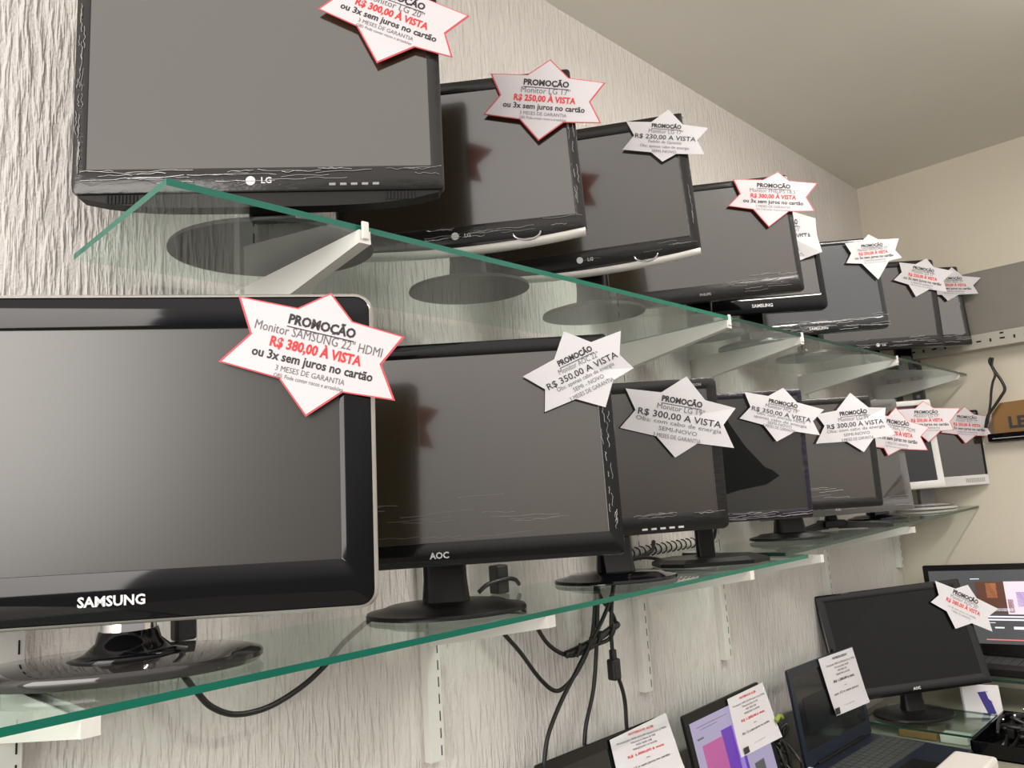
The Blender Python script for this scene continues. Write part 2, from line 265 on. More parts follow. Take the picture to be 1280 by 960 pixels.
rail(3.12, -.33, .345, 'last white wall rail, at the corner with the cream wall')

def bracket(x, ztop, L, label, grp, nib=True):
    t = thing('shelf_bracket', label, 'bracket', (x, 0, ztop), group=grp)
    bm = bmesh.new(); th = .0035
    prof = [(-.0175, 0), (-L, 0), (-L, -.015), (-.0175, -.062)]
    for sx in (-1, 1):
        x0 = sx * .0085; x1 = x0 - sx * .002
        loft(bm, [[(x0, p[0], p[1]) for p in prof], [(x1, p[0], p[1]) for p in prof]])
    # sloping web that closes the underside
    w = .0085
    loft(bm, [[(-w, -L, -.015), (w, -L, -.015), (w, -L, -.017), (-w, -L, -.017)], [(-w, -.0175, -.062), (w, -.0175, -.062), (w, -.0175, -.064), (-w, -.0175, -.064)]])
    loft(bm, [[(-w, -L, 0), (w, -L, 0), (w, -L - .003, 0), (-w, -L - .003, 0)], [(-w, -L, -.017), (w, -L, -.017), (w, -L - .003, -.017), (-w, -L - .003, -.017)]])
    link_mesh('arm', bm, M['white'], t)
    if nib: bm = bmesh.new(); box(bm, -.005, .005, -L - .006, -L - .002, -.012, .0115, bev=.0015); link_mesh('glass_stop', bm, M['white'], t)
GU = 'brackets under the upper glass shelf'; GL = 'brackets under the lower glass shelf'
ZB = ZU - .008
bracket(.553, ZB, .318, 'near white bracket under the left end of the upper glass shelf', GU)
bracket(1.474, ZB, .306, 'second white bracket from the left under the upper shelf', GU)
bracket(1.82, ZB, .306, 'third white bracket from the left under the upper shelf', GU)
bracket(2.465, ZB, .306, 'fourth white bracket from the left under the upper shelf', GU)
bracket(3.10, ZB, .300, 'last white bracket under the upper shelf, nearest the cream wall', GU)
bracket(.252, ZL - .008, .292, 'white bracket under the lower shelf at the left edge of the photo', GL, False)
bracket(.876, ZL - .008, .292, 'white bracket under the lower shelf, left of the hanging cables', GL, False)
bracket(1.482, ZL - .008, .292, 'white bracket under the lower shelf right of the hanging cables', GL, False)
bracket(1.832, ZL - .008, .285, 'white bracket under the lower shelf where the two panes meet', GL, False)
bracket(2.475, zl2(2.475) - .008, .285, 'white bracket under the right pane of the lower shelf', GL, False)
bracket(3.12, zl2(3.12) - .008, .16, 'short bracket under the right end of the lower shelf', GL, False)

# ------------------------------------------------------------ glass shelves
def shelf(x0, x1, y0, z0, z1, label, y0b=None, yb=-.018, edge='edge'):
    """pane from x0 to x1, front edge y0 (y0b at x1), top height z0 -> z1"""
    y0b = y0 if y0b is None else y0b; th = .008
    t = thing('glass_shelf', label, 'shelf', (x0, 0, z0))
    q = [(0, y0, 0), (x1 - x0, y0b, z1 - z0), (x1 - x0, yb, z1 - z0), (0, yb, 0)]
    bm = bmesh.new(); loft(bm, [[(a, b, c) for a, b, c in q], [(a, b, c - th) for a, b, c in q]])
    bm.normal_update()
    for f in bm.faces: f.material_index = 0 if abs(f.normal.z) > .5 or f.calc_center_median().y > -.03 else 1
    link_mesh('pane', bm, [M['glass'], M[edge]], t)
shelf(.31, 1.49, -.3166, ZU, ZU, 'left pane of the upper glass shelf, its corner bare against the wall', -.31)
shelf(1.494, 3.185, -.31, ZU, ZU, 'right pane of the upper glass shelf under the far monitors', -.308, edge='edge2')
shelf(-.45, 1.756, -.2973, ZL, ZL, 'left pane of the lower glass shelf under the near monitors', -.29)
shelf(1.66, 3.155, -.283, zl2(1.66) + .009, zl2(3.2) + .004, 'right pane of the lower glass shelf reaching to the cream wall', -.29, edge='edge2')

# ------------------------------------------------------------ monitors
def head_matrix(q):
    x, y, z, psi, tau, rho, w, h = q
    e = Vector((math.cos(psi), math.sin(psi), 0)); nh = Vector((math.sin(psi), -math.cos(psi), 0)); Z = Vector((0, 0, 1))
    up = Z * math.cos(tau) - nh * math.sin(tau); n = e.cross(up)
    e2 = e * math.cos(rho) + up * math.sin(rho); u2 = up * math.cos(rho) - e * math.sin(rho)
    Mx = Matrix((e2, -n, u2)).transposed().to_4x4(); Mx.translation = Vector((x, y, z)); return Mx

def monitor(key, label, zbase, back=.08, side=.018, top=.018, bot=.03, r=.006, depth=.05, frame='wrap', screen='screen',
            stand=('disc', .12, 1.0), standmat='black', logo=None, logox=0, logos=.010, rim=None, chin=None, arc=False, buttons=None,
            neckw=.03, lat=0, name='monitor', basemat=None, group=None, sideR=None):
    q = MON[key]; w, h = q[6], q[7]; H = head_matrix(q)
    psi = q[3]; nh = Vector((math.sin(psi), -math.cos(psi), 0))
    base = Vector((q[0], q[1], 0)) - nh * back + Vector((math.cos(psi), math.sin(psi), 0)) * lat; base.z = zbase
    t = thing(name, label, 'monitor', base, psi, group)
    Rt = Matrix.Translation(base) @ Matrix.Rotation(psi, 4, 'Z'); T = Rt.inverted() @ H
    fm = M[frame]; W2 = w / 2
    # front bezel: a ring with a recessed opening
    bm = bmesh.new(); sr = sideR or side
    def ring(x0, x1, z0, z1, rr, y): return [(px, y, pz) for px, pz in rrect(x0, x1, z0, z1, max(rr, .0012))]
    ix0, ix1, iz0, iz1 = -W2 + side, W2 - sr, bot, h - top
    loft(bm, [ring(ix0, ix1, iz0, iz1, .001, .003), ring(ix0, ix1, iz0, iz1, .001, .0005), ring(ix0 - .001, ix1 + .001, iz0 - .001, iz1 + .001, .002, 0),
              ring(-W2 + .0025, W2 - .0025, .0025, h - .0025, r, 0), ring(-W2 + .0006, W2 - .0006, .0006, h - .0006, r, .0012),
              ring(-W2, W2, 0, h, r, .0035), ring(-W2, W2, 0, h, r, .018)], T, False, True)
    bz = link_mesh('bezel', bm, fm, t, 'auto')
    bm = bmesh.new(); box(bm, ix0 - .001, ix1 + .001, .0018, .006, iz0 - .001, iz1 + .001, T); link_mesh('screen', bm, M[screen], t)
    # tapered rear housing
    bm = bmesh.new()
    loft(bm, [ring(-W2 + .004, W2 - .004, .004, h - .004, r, .018), ring(-W2 + .012, W2 - .012, .012, h - .012, .012, .03),
              ring(-W2 * .62, W2 * .62, h * .16, h * .84, .02, depth)], T)
    link_mesh('rear_housing', bm, M['black'], t, 'auto')
    if rim == 'clear':
        bm = bmesh.new(); m_ = .006
        loft(bm, [ring(-W2 + .0015, W2 - .0015, .0015, h - .0015, r, -.0012), ring(-W2 - .001, W2 + .001, -.001, h + .001, r + .003, .001),
                  ring(-W2 - .003, W2 + .003, -.003, h + .003, r + .004, .006), ring(-W2 - .001, W2 + .001, -.001, h + .001, r, .012)], T, False, False)
        link_mesh('acrylic_rim', bm, M['clear'], t, 'auto')
    if rim == 'silver':
        bm = bmesh.new(); P = []
        for i in range(25):
            a = -1 + 2 * i / 24; P.append((a * (W2 - .003), -.001, .001 - .012 * (1 - a * a)))
        rings = []
        for p in P:
            rings.append([(p[0], p[1] + .010 * math.cos(2 * PI * j / 10) + .007, p[2] + .0072 * math.sin(2 * PI * j / 10)) for j in range(10)])
        loft(bm, rings, T); link_mesh('lower_rim', bm, M['silver'], t, True)
        bm = bmesh.new(); pts = [(-W2 + .003, .004)] + [(p[0], p[2]) for p in P] + [(W2 - .003, .004)]
        prism(bm, pts, .002, .016, T); link_mesh('lower_bezel', bm, fm, t)
    if chin:
        bm = bmesh.new(); n = 17; top_ = []; botp = []
        for i in range(n):
            a = -1 + 2 * i / (n - 1); top_.append((a * (W2 - .004), .006)); botp.append((a * (W2 - .008), -.003 - chin * (1 - a ** 4)))
        loft(bm, [[(x_, .004, z_) for x_, z_ in top_ + botp[::-1]], [(x_, .028, z_) for x_, z_ in top_ + botp[::-1]]], T)
        link_mesh('chin', bm, M['matte'], t)
        bm = bmesh.new()
        for s in (-1, 1):
            for i in range(9): box(bm, s * (W2 - .06) + i * .0045 - .018, s * (W2 - .06) + i * .0045 - .0158, .0025, .0045, -chin * .75, -chin * .05, T)
        link_mesh('speaker_slots', bm, M['hole'], t)['kind'] = 'stuff'
    if arc:
        bm = bmesh.new(); P = [(.105 + .022 * math.cos(a), -.006, .006 - .012 * math.sin(a)) for a in [PI * i / 12 for i in range(13)]]
        tube(bm, P, .0016, 1, 6, T, False); link_mesh('power_arc', bm, M['chrome'], t, True)
    if logo:
        bm = bmesh.new(); s, style = logo
        z0 = {'mid': bot * .34, 'low': bot * .2}.get('mid')
        if style == 'disc':
            P = [( logox - .014 + .0062 * math.cos(2 * PI * i / 16), z0 + .0035 + .0062 * math.sin(2 * PI * i / 16)) for i in range(16)]
            prism(bm, P, -.0008, .0003, T); add_text(bm, s, logox + .006, z0, logos, T, .02, y=-.0008)
        else: add_text(bm, s, logox, z0, logos, T, .03, y=-.0008)
        link_mesh('logo', bm, M['logogrey' if style == 'faint' else 'logo'], t)
    if buttons:
        bx, bn, bs, bmn = buttons
        for i in range(bn): bm = bmesh.new(); box(bm, bx + i * bs - bs * .3, bx + i * bs + bs * .3, -.0015, .001, bot * .2, bot * .2 + .0035, T, .0006); link_mesh('button', bm, M[bmn], t)
    # stand: neck from base up to the rear of the housing
    Ti = T; sm = M[standmat]; kind = stand[0]
    pa = T @ Vector((0, .012, h * .22)); pb = T @ Vector((0, .045, h * .22)); zbot = (T @ Vector((0, 0, 0))).z
    bm = bmesh.new(); nw = neckw
    by = 0.0
    def neck(y0, w0, w1, d0, d1, z0=.01):
        zt = pa.z + .015; yt = max(pb.y - .02, .0)
        loft(bm, [ring_xy(-w0, w0, y0 - d0, y0 + d0, z0), ring_xy(-w1, w1, y0 - d1 * .8, y0 + d1 * .8, min(.05, zbot)), ring_xy(-w1, w1, yt - d1, yt + d1, zt)])
    def ring_xy(x0, x1, y0, y1, z): return [(px, py, z) for px, py in rrect(x0, x1, y0, y1, min(x1 - x0, y1 - y0) * .35, 4)]
    if kind == 'disc':
        rr, ry = stand[1], stand[2]
        neck(0, nw * 1.12, nw, .026, .02)
        link_mesh('neck', bm, sm, t, 'auto'); bm = bmesh.new()
        disc(bm, [(rr, .001), (rr, .004), (rr * .985, .007), (rr * .80, .011), (rr * .74, .0145), (rr * .30, .018)], 0, 0, ry)
        link_mesh('base', bm, M[basemat or standmat], t, 'auto')
    elif kind == 'smoke':
        rr, ry = stand[1], stand[2]
        link_mesh('neck', (disc(bm, [(.030, .012), (.028, .09)], -lat * .5), bm)[1], M['chrome'], t, 'auto')
        bm = bmesh.new(); disc(bm, [(.062, .019), (.045, .024), (.034, .034), (.031, .046)], -lat * .5); link_mesh('collar', bm, M['gloss'], t, True)
        bm = bmesh.new(); box(bm, -.022, .022, .02, .045, .045, pa.z + .02, bev=.003); link_mesh('rear_post', bm, M['gloss'], t)
        bm = bmesh.new(); disc(bm, [(rr * .97, .001), (rr, .006), (rr, .011), (rr * .98, .014), (rr * .9, .0165), (.05, .0195)], 0, 0, ry, 56)
        link_mesh('base', bm, M['smoke'], t, 'auto')
    elif kind == 'angular':
        neck(0, nw, nw, .012, .012); link_mesh('neck', bm, sm, t, 'auto'); bm = bmesh.new()
        P = [(-.115, -.05), (-.075, -.085), (.075, -.085), (.125, -.045), (.125, .03), (.07, .075), (-.07, .075), (-.115, .03)]
        loft(bm, [[(a, b, .001) for a, b in P], [(a, b, .009) for a, b in P], [(a * .86, b * .8, .016) for a, b in P]]); link_mesh('base', bm, sm, t)
    elif kind == 'vee':
        neck(0, .018, .015, .014, .012, .02); link_mesh('neck', bm, sm, t, 'auto'); bm = bmesh.new()
        box(bm, -.033, .033, -.03, .03, .004, .026, bev=.006); link_mesh('hub', bm, sm, t)
        for s in (-1, 1):
            bm = bmesh.new(); A = Vector((s * .02, 0, 0)); B_ = Vector((s * .135, -.085, 0)); d = (B_ - A).normalized(); nn = Vector((-d.y, d.x, 0)) * .011
            loft(bm, [[A + nn + Vector((0, 0, .001)), A - nn + Vector((0, 0, .001)), A - nn + Vector((0, 0, .024)), A + nn + Vector((0, 0, .024))],
                      [B_ + nn * .8 + Vector((0, 0, .001)), B_ - nn * .8 + Vector((0, 0, .001)), B_ - nn * .8 + Vector((0, 0, .008)), B_ + nn * .8 + Vector((0, 0, .008))]])
            link_mesh('foot', bm, sm, t)
    elif kind == 'rings':
        neck(0, nw, nw, .014, .014); link_mesh('neck', bm, sm, t, 'auto'); rr = stand[1]
        for k, (a, b, z0, z1, mm) in enumerate(((rr, rr * .93, .001, .008, 'silver'), (rr * .9, rr * .8, .006, .013, 'greyfr'), (rr * .76, rr * .5, .010, .018, 'silver'))):
            bm = bmesh.new(); disc(bm, [(a, z0), (a, (z0 + z1) / 2), (b, z1)], 0, 0, stand[2]); link_mesh('base_ring', bm, M[mm], t, 'auto')
    return t, T, H

GM = 'promotional monitors on the glass shelves'
zl = lambda x: zl2(x) + .001
def zlp(x): return (ZL + .0005) if x < 1.64 else (zl2(1.66) + .009 + (zl2(3.2) - zl2(1.66) - .005) * (x - 1.66) / (3.215 - 1.66) + .0022)
mon = {}
def mk(key, label, **k):
    x = MON[key][0] + .05
    mon[key] = monitor(key, label, ZU + .0005 if key[0] == 'U' else zlp(x), **k)
mk('U1', 'large black monitor in plastic film, nearest on the upper shelf, at top left', back=.065, side=.017, top=.018, bot=.033, chin=.016,
   stand=('disc', .135, .86), standmat='matte', logo=('LG', 'disc'), logos=.0115, buttons=(.09, 5, .014, 'logogrey'), r=.008, depth=.055)
mk('U2', 'black monitor with silver lower rim, second from the left on the upper shelf', side=.016, top=.02, bot=.03, rim='silver', arc=True,
   stand=('disc', .102, .85), standmat='matte', logo=('LG', 'disc'), logos=.009, logox=.004)
mk('U3', 'black monitor with silver lower rim, third from the left on the upper shelf', side=.02, top=.022, bot=.032, rim='silver', arc=True,
   stand=('disc', .102, .85), standmat='matte', logo=('LG', 'disc'), logos=.009, logox=-.005)
mk('U4', 'thin-framed black widescreen monitor, fourth from the left on the upper shelf', side=.012, top=.016, bot=.036, frame='wrap', standmat='gloss',
   stand=('disc', .1, .85), logo=('PHILIPS', 'faint'), logos=.008)
mk('U5', 'black monitor with wrinkled paper hanging over its right edge, on the upper shelf', side=.015, top=.018, bot=.042, frame='gloss', standmat='gloss',
   stand=('disc', .095, .85), logo=('SAMSUNG', 'txt'), logos=.012, r=.014)
mk('U6', 'glossy bluish reflecting monitor, third from the right on the upper shelf', side=.012, top=.014, bot=.034, frame='bluegloss', standmat='gloss',
   stand=('disc', .1, .85), logo=('SAMSUNG', 'txt'), logos=.012, r=.01, screen='screenblue')
mk('U7', 'black film-wrapped monitor, second from the right on the upper shelf', side=.02, top=.02, bot=.036, logo=('LG', 'disc'), logos=.011, stand=('disc', .1, .85), standmat='gloss', r=.008)
mk('U8', 'rightmost monitor on the upper shelf, dark with a film-wrapped lower edge', side=.018, top=.02, bot=.04, stand=('disc', .09, .85), standmat='gloss')
mk('L1', 'largest monitor, glossy black with clear rim, at left on the lower shelf', back=.085, side=.036, top=.036, bot=.052, r=.016, frame='gloss', screen='screenmatte',
   rim='clear', lat=-.018, stand=('smoke', .155, .62), logo=('SAMSUNG', 'txt'), logos=.0145, depth=.05)
mk('L2', 'black monitor reflecting its neighbour, second from the left on the lower shelf', side=.022, top=.022, bot=.034, frame='wrapgloss', logo=('AOC', 'txt'), logos=.0125, logox=-.002,
   stand=('disc', .122, .8), neckw=.033, back=.08)
mk('L3', 'black square monitor with a row of silver buttons, third on the lower shelf', side=.021, top=.021, bot=.036, r=.012, frame='wrap', stand=('disc', .118, .8), standmat='gloss', neckw=.034,
   buttons=(.045, 5, .017, 'logo'), back=.08)
mk('L4', 'dark monitor with purplish shiny lower edge, fourth on the lower shelf', side=.012, top=.014, bot=.02, frame='purple', stand=('angular',), neckw=.02, screen='screenfilm', back=.07)
mk('L5', 'black monitor with creased film along its bottom, fifth on the lower shelf', side=.018, top=.016, bot=.024, stand=('disc', .105, .8), neckw=.036, screen='screen')
mk('L6', 'grey film-framed monitor on a black two-legged foot, sixth on the lower shelf', side=.02, top=.02, bot=.036, frame='greyfr', stand=('vee',), logo=('VX', 'txt'), logos=.012, back=.05)
mk('L7', 'white-framed square monitor, second from the right on the lower shelf', side=.022, top=.016, bot=.022, frame='whitefr', stand=('disc', .095, .8), standmat='gloss', neckw=.03, screen='screenblack')
mk('L8', 'rightmost monitor on the lower shelf, thin black frame over a white bottom bar', side=.008, top=.008, bot=.006, frame='black', stand=('rings', .1, .8), neckw=.03, standmat='greyfr')
# white bottom bar with speaker grille on the last lower monitor
t, T, H = mon['L8']; w, h = MON['L8'][6:8]
bm = bmesh.new(); box(bm, -w / 2, w / 2, -.003, .02, -.001, .034, T, .003); link_mesh('bottom_bar', bm, M['whitefr'], t)
bm = bmesh.new()
for i in range(14): box(bm, w * .5 - .085 + i * .005, w * .5 - .0825 + i * .005, -.0036, -.0026, .009, .024, T)
link_mesh('speaker_grille', bm, M['logogrey'], t)['kind'] = 'stuff'
t, T, H = mon['L7']; w, h = MON['L7'][6:8]
bm = bmesh.new(); box(bm, .0, .012, -.004, .02, h - .002, h + .012, T, .002); link_mesh('tape_tab', bm, M['whitefr'], t)
t, T, H = mon['L3']; w, h = MON['L3'][6:8]
bm = bmesh.new(); add_text(bm, 'FLATRON', w / 2 - .045, h - .015, .007, T, .02, y=-.0008); link_mesh('corner_print', bm, M['logogrey'], t)
# loose crumpled film corner on the sixth lower monitor
def film_scrap(key, pts, c=.003):
    t, T, H = mon[key]; bm = bmesh.new(); vs = [bm.verts.new(T @ Vector((a, -c - .004 * random.random(), b))) for a, b in pts]
    for i in range(1, len(vs) - 1): bm.faces.new((vs[0], vs[i], vs[i + 1]))
    link_mesh('film_scrap', bm, M['film'], t)
film_scrap('L6', [(.13, .03), (.205, .03), (.21, .06), (.203, .10), (.185, .075), (.165, .062), (.15, .045)])
rc = random.Random(11)
def crease_glints(key, n, a0, a1, z0, z1, L, r=.0004, vert=False, c=.0012):  # film wrinkles as thin tubes, the light they catch put into the colour
    t, T, H = mon[key]; bm = bmesh.new()
    for _ in range(n):
        a = rc.uniform(a0, a1); z = rc.uniform(z0, z1); l = L * rc.uniform(.4, 1.2); k = rc.uniform(-.05, .05); P = []
        for j in range(7):
            u = j / 6; w_ = rc.uniform(-1, 1) * .0012
            P.append((a + w_, -c, z + l * (u - .5)) if vert else (min(max(a + l * (u - .5), a0 - .01), a1 + .01), -c, z + k * l * (u - .5) + w_))
        tube(bm, P, r * rc.uniform(.6, 1.3), 3, 4, T)
    link_mesh('film_crease_glints', bm, M['creaseglint'], t)['kind'] = 'stuff'
w_, h_ = MON['U1'][6:8]; crease_glints('U1', 26, -w_ * .47, w_ * .47, .014, .031, .07, .00035); crease_glints('U1', 20, -w_ * .495, -w_ * .475, .04, h_ - .02, .03, .0004, True)
w_, h_ = MON['U2'][6:8]; crease_glints('U2', 14, -.05, w_ * .46, .010, .028, .06, .0004); crease_glints('U2', 12, w_ * .465, w_ * .49, .03, h_ - .03, .03, .0004, True)
w_, h_ = MON['U3'][6:8]; crease_glints('U3', 6, .0, w_ * .46, .006, .03, .05, .0003); crease_glints('U3', 6, w_ * .465, w_ * .49, .03, h_ - .03, .03, .0003, True)
w_, h_ = MON['U4'][6:8]; crease_glints('U4', 14, .02, w_ * .47, .01, .05, .06, .0004)
w_, h_ = MON['U6'][6:8]; crease_glints('U6', 26, -.12, w_ * .48, .004, .045, .08, .0008)
w_, h_ = MON['U7'][6:8]; crease_glints('U7', 16, -.1, w_ * .47, .008, .035, .07, .0008)
w_, h_ = MON['U8'][6:8]; crease_glints('U8', 14, -.1, w_ * .47, .008, .04, .08, .0008)
w_, h_ = MON['L2'][6:8]; crease_glints('L2', 16, -.14, .2, .038, .10, .10, .00014, c=-.0014); crease_glints('L2', 14, w_ * .462, w_ * .49, .03, h_ - .05, .02, .0004, True)
w_, h_ = MON['L3'][6:8]; crease_glints('L3', 8, .02, w_ * .46, .028, .036, .05, .0005)
w_, h_ = MON['L4'][6:8]; crease_glints('L4', 16, -.1, w_ * .47, .004, .018, .07, .0005)
w_, h_ = MON['L5'][6:8]; crease_glints('L5', 16, -.2, .12, .024, .055, .10, .0006, c=-.001)
w_, h_ = MON['L6'][6:8]; crease_glints('L6', 10, -.05, w_ * .46, .012, .04, .06, .0007)
# loose dark patch where the film stands off the fourth lower screen
t, T, H = mon['L4']; bm = bmesh.new(); P = [(-.06, .045), (.0, .05), (.06, .066), (.125, .075), (.155, .092), (.14, .105), (.125, .112), (.085, .16), (.055, .21), (.04, .25), (-.06, .25)]
prism(bm, P, .0009, .0016, T); link_mesh('bare_screen_patch', bm, M['screendeep'], t)

# ------------------------------------------------------------ promotion stars
def isect(a, b, c, d):
    (x1, y1), (x2, y2), (x3, y3), (x4, y4) = a, b, c, d; D = (x1 - x2) * (y3 - y4) - (y1 - y2) * (x3 - x4)
    A = x1 * y2 - y1 * x2; B = x3 * y4 - y3 * x4; return ((A * (x3 - x4) - (x1 - x2) * B) / D, (A * (y3 - y4) - (y1 - y2) * B) / D)
def star(key, label, lines, border, curl=None, H=None, name='promotion_star', fat=0):
    tips = STARS[key]; H = H or mon[key][2]; Tt, RU, RL, Bb, LL, LU = tips
    cx = sum(p[0] for p in tips) / 6; cz = sum(p[1] for p in tips) / 6
    inn = [isect(Tt, RL, LU, RU), isect(Tt, RL, RU, Bb), isect(RU, Bb, RL, LL), isect(RL, LL, Bb, LU), isect(Bb, LU, LL, Tt), isect(LL, Tt, LU, RU)]
    inn = [tuple(inn[i][k] * .67 + .33 * (tips[i][k] + tips[(i + 1) % 6][k]) / 2 for k in (0, 1)) if i in (1, 4) else tuple(inn[i][k] * .8 + .2 * (tips[i][k] + tips[(i + 1) % 6][k]) / 2 for k in (0, 1)) for i in range(6)]
    if fat: inn = [tuple(inn[i][k] * (1 - fat) + fat * (tips[i][k] + tips[(i + 1) % 6][k]) / 2 for k in (0, 1)) for i in range(6)]
    out = []
    for i in range(6): out += [tips[i], inn[i]]
    base = H @ Vector((cx, -.008, cz)); q = H.to_3x3().to_4x4(); q.translation = base
    t = thing(name, label, 'sign', base, 0, 'star-shaped promotion signs'); t.matrix_world = q
    I = Matrix.Identity(4); curl = curl or {}
    def layer(k, y, th, m_, nm):
        bm = bmesh.new(); f = []; b = []
        for i, (px, pz) in enumerate(out):
            x_, z_ = (px - cx) * k, (pz - cz) * k; c_ = curl.get(i // 2, 0) if i % 2 == 0 else 0
            f.append(bm.verts.new((x_, y + c_, z_))); b.append(bm.verts.new((x_, y + c_ + th, z_)))
        f0 = bm.verts.new((0, y, 0)); b0 = bm.verts.new((0, y + th, 0)); n = 12
        for i in range(n):
            j = (i + 1) % n; bm.faces.new((f0, f[i], f[j])); bm.faces.new((b0, b[j], b[i])); bm.faces.new((f[i], b[i], b[j], f[j]))
        link_mesh(nm, bm, m_, t)
    if border: layer(1, 0, .0008, M['red'], 'border'); layer(.965, -.0005, .0004, M['paper'], 'paper_face')
    else: layer(1, -.0002, .0008, M['papergrey'], 'paper_face')
    # text frame from the tips
    ex = Vector((RU[0] + RL[0] - LU[0] - LL[0], RU[1] + RL[1] - LU[1] - LL[1])); wid = ex.length / 2; ang = math.atan2(ex.y, ex.x)
    ez = Vector((LU[0] + RU[0] - LL[0] - RL[0], LU[1] + RU[1] - LL[1] - RL[1])); hh = abs(ez.dot(Vector((-math.sin(ang), math.cos(ang))))) / 2
    hh *= 2  # tip to tip height
    Tx = Matrix.Rotation(-ang, 4, 'Y')
    bms = {}
    for s, zf, sf, wf, col, bold in lines:
        bm = bms.setdefault(col, bmesh.new())
        zf -= .02; add_text(bm, s, 0, zf * hh, sf * hh, Tx, bold, wf * wid, y=-.0009)
        if s.startswith('PROMO'): box(bm, -wf * wid * .5, wf * wid * .5, -.001, -.0008, (zf - .03) * hh, (zf - .022) * hh, Tx)
    for col, bm in bms.items(): link_mesh({'ink': 'black_lettering', 'redink': 'red_lettering', 'greyink': 'grey_lettering'}[col], bm, M[col], t)
    return t
def L_red(mid, price, midw=.74):
    return [('PROMOÇÃO', .175, .10, .39, 'ink', .04), (mid, .08, .10, midw, 'greyink', .0), (price, -.02, .105, .53, 'redink', .035),
            ('ou 3x sem juros no cartão', -.115, .095, .70, 'ink', .025), ('3 MESES DE GARANTIA', -.19, .06, .40, 'greyink', 0), ('OBS: Pode conter riscos e arranhões', -.24, .045, .40, 'greyink', 0)]
def L_white(mid, price, extra):
    o = [('PROMOÇÃO', .19, .10, .36, 'ink', .04), (mid, .09, .10, .42, 'greyink', 0)]
    z = -.005
    for s, w_, big in [(price, .74, 1)] + extra:
        o.append((s, z - (.0 if not big else .015), .115 if big else .075, w_, 'ink' if big else 'greyink', .01 if big else 0)); z -= .086 if len(extra) < 4 else .068
    return o
EX3 = [('Obs: com cabo de energia', .76, 0), ('SEMI-NOVO', .34, 0), ('3 MESES DE GARANTIA', .42, 0)]
star('L1', 'largest red-bordered star sign, on the biggest monitor of the lower shelf', L_red('Monitor SAMSUNG 22" HDMI', 'R$ 380,00 À VISTA'), True)
star('U1', 'red-bordered star sign cut off by the top of the photo', L_red('Monitor LG 20"', 'R$ 300,00 À VISTA', .42), True)
star('U2', 'red-bordered star sign on the second monitor of the upper shelf', L_red('Monitor LG 17"', 'R$ 250,00 À VISTA', .42), True)
star('U3', 'plain white star sign on the third monitor of the upper shelf', L_white('Monitor LG 17"', 'R$ 230,00 A VISTA', [('Padrão de Garantia', .4, 0), ('Obs: apenas cabo de energia', .6, 0), ('SEMI-NOVO', .3, 0)]), False)
star('U4', 'red-bordered star sign on the thin-framed fourth monitor of the upper shelf', L_red('Monitor PHILIPS 18,5"', 'R$ 300,00 À VISTA', .55), True)
star('U5', 'wrinkled white star sign half hidden behind the fourth upper monitor', L_white('Monitor SAMSUNG 17"', 'R$ 250,00 A VISTA', EX3), False, {1: .004, 2: -.012}, fat=.85)
star('U6', 'star sign with a folded corner on the glossy bluish upper monitor', L_red('Monitor SAMSUNG 17"', 'R$ 250,00 À VISTA', .55), False)
star('U7', 'star sign over the top right corner of the second-last upper monitor', L_red('Monitor LG 17"', 'R$ 250,00 À VISTA', .42), False)
star('U8', 'last star sign on the upper shelf, in front of the cream wall', L_red('Monitor AOC 17"', 'R$ 250,00 À VISTA', .42), False)
star('L2', 'plain white star sign tilted upward to the right, second on the lower shelf', L_white('Monitor AOC 22"', 'R$ 350,00 A VISTA', [('Obs: apenas cabo de energia', .6, 0), ('SEMI - NOVO', .32, 0), ('3 MESES DE GARANTIA', .46, 0)]), False, {2: .006})
star('L3', 'large plain white star sign on the square monitor of the lower shelf', L_white('Monitor LG 19"', 'R$ 300,00 A VISTA', EX3), False, {1: .004})
star('L4', 'plain white star sign on the monitor with the purplish lower edge', L_white('Monitor HQ 19"', 'R$ 350,00 A VISTA', [('Obs: com entrada HDMI', .6, 0), ('apenas cabo de energia', .66, 0), ('SEMI-NOVO', .3, 0), ('3 MESES DE GARANTIA', .4, 0)]), False)
star('L5', 'plain white star sign with curled right tip, fifth on the lower shelf', L_white('Monitor LG 19"', 'R$ 300,00 A VISTA', EX3), False, {1: .012})
star('L6', 'red-bordered star sign partly covered by the white star on its left', L_red('Monitor AOC 17" HDMI', 'R$ 350,00 À VISTA', .6), True)
star('L7', 'red-bordered star sign on the white-framed monitor', L_red('Monitor LG 17"', 'R$ 250,00 À VISTA', .42), True)
star('L8', 'rightmost star sign on the lower shelf, in front of the brown box', L_red('Monitor AOC 17"', 'R$ 250,00 À VISTA', .42), True)

# ------------------------------------------------------------ counter below with laptops
ZD = -.735
bm = bmesh.new(); box(bm, .5, XL - .002, -.68, -.004, ZD - .035, ZD, bev=.002)
d = thing('counter', 'cream counter running along the wall under the shelves', 'counter', (.5, 0, -1.5))
d2_ = link_mesh('counter_top', bm, M['desk']); d2_.parent = d; d2_.matrix_parent_inverse = Matrix.Translation((.5, 0, -1.5)).inverted()
for cx_ in (.55, 1.8, 3.05):
    bm = bmesh.new(); box(bm, cx_ - .5, cx_ - .46, -.62, -.02, 0, ZD - .035 + 1.5); o = link_mesh('support_panel', bm, M['desk'], d); 

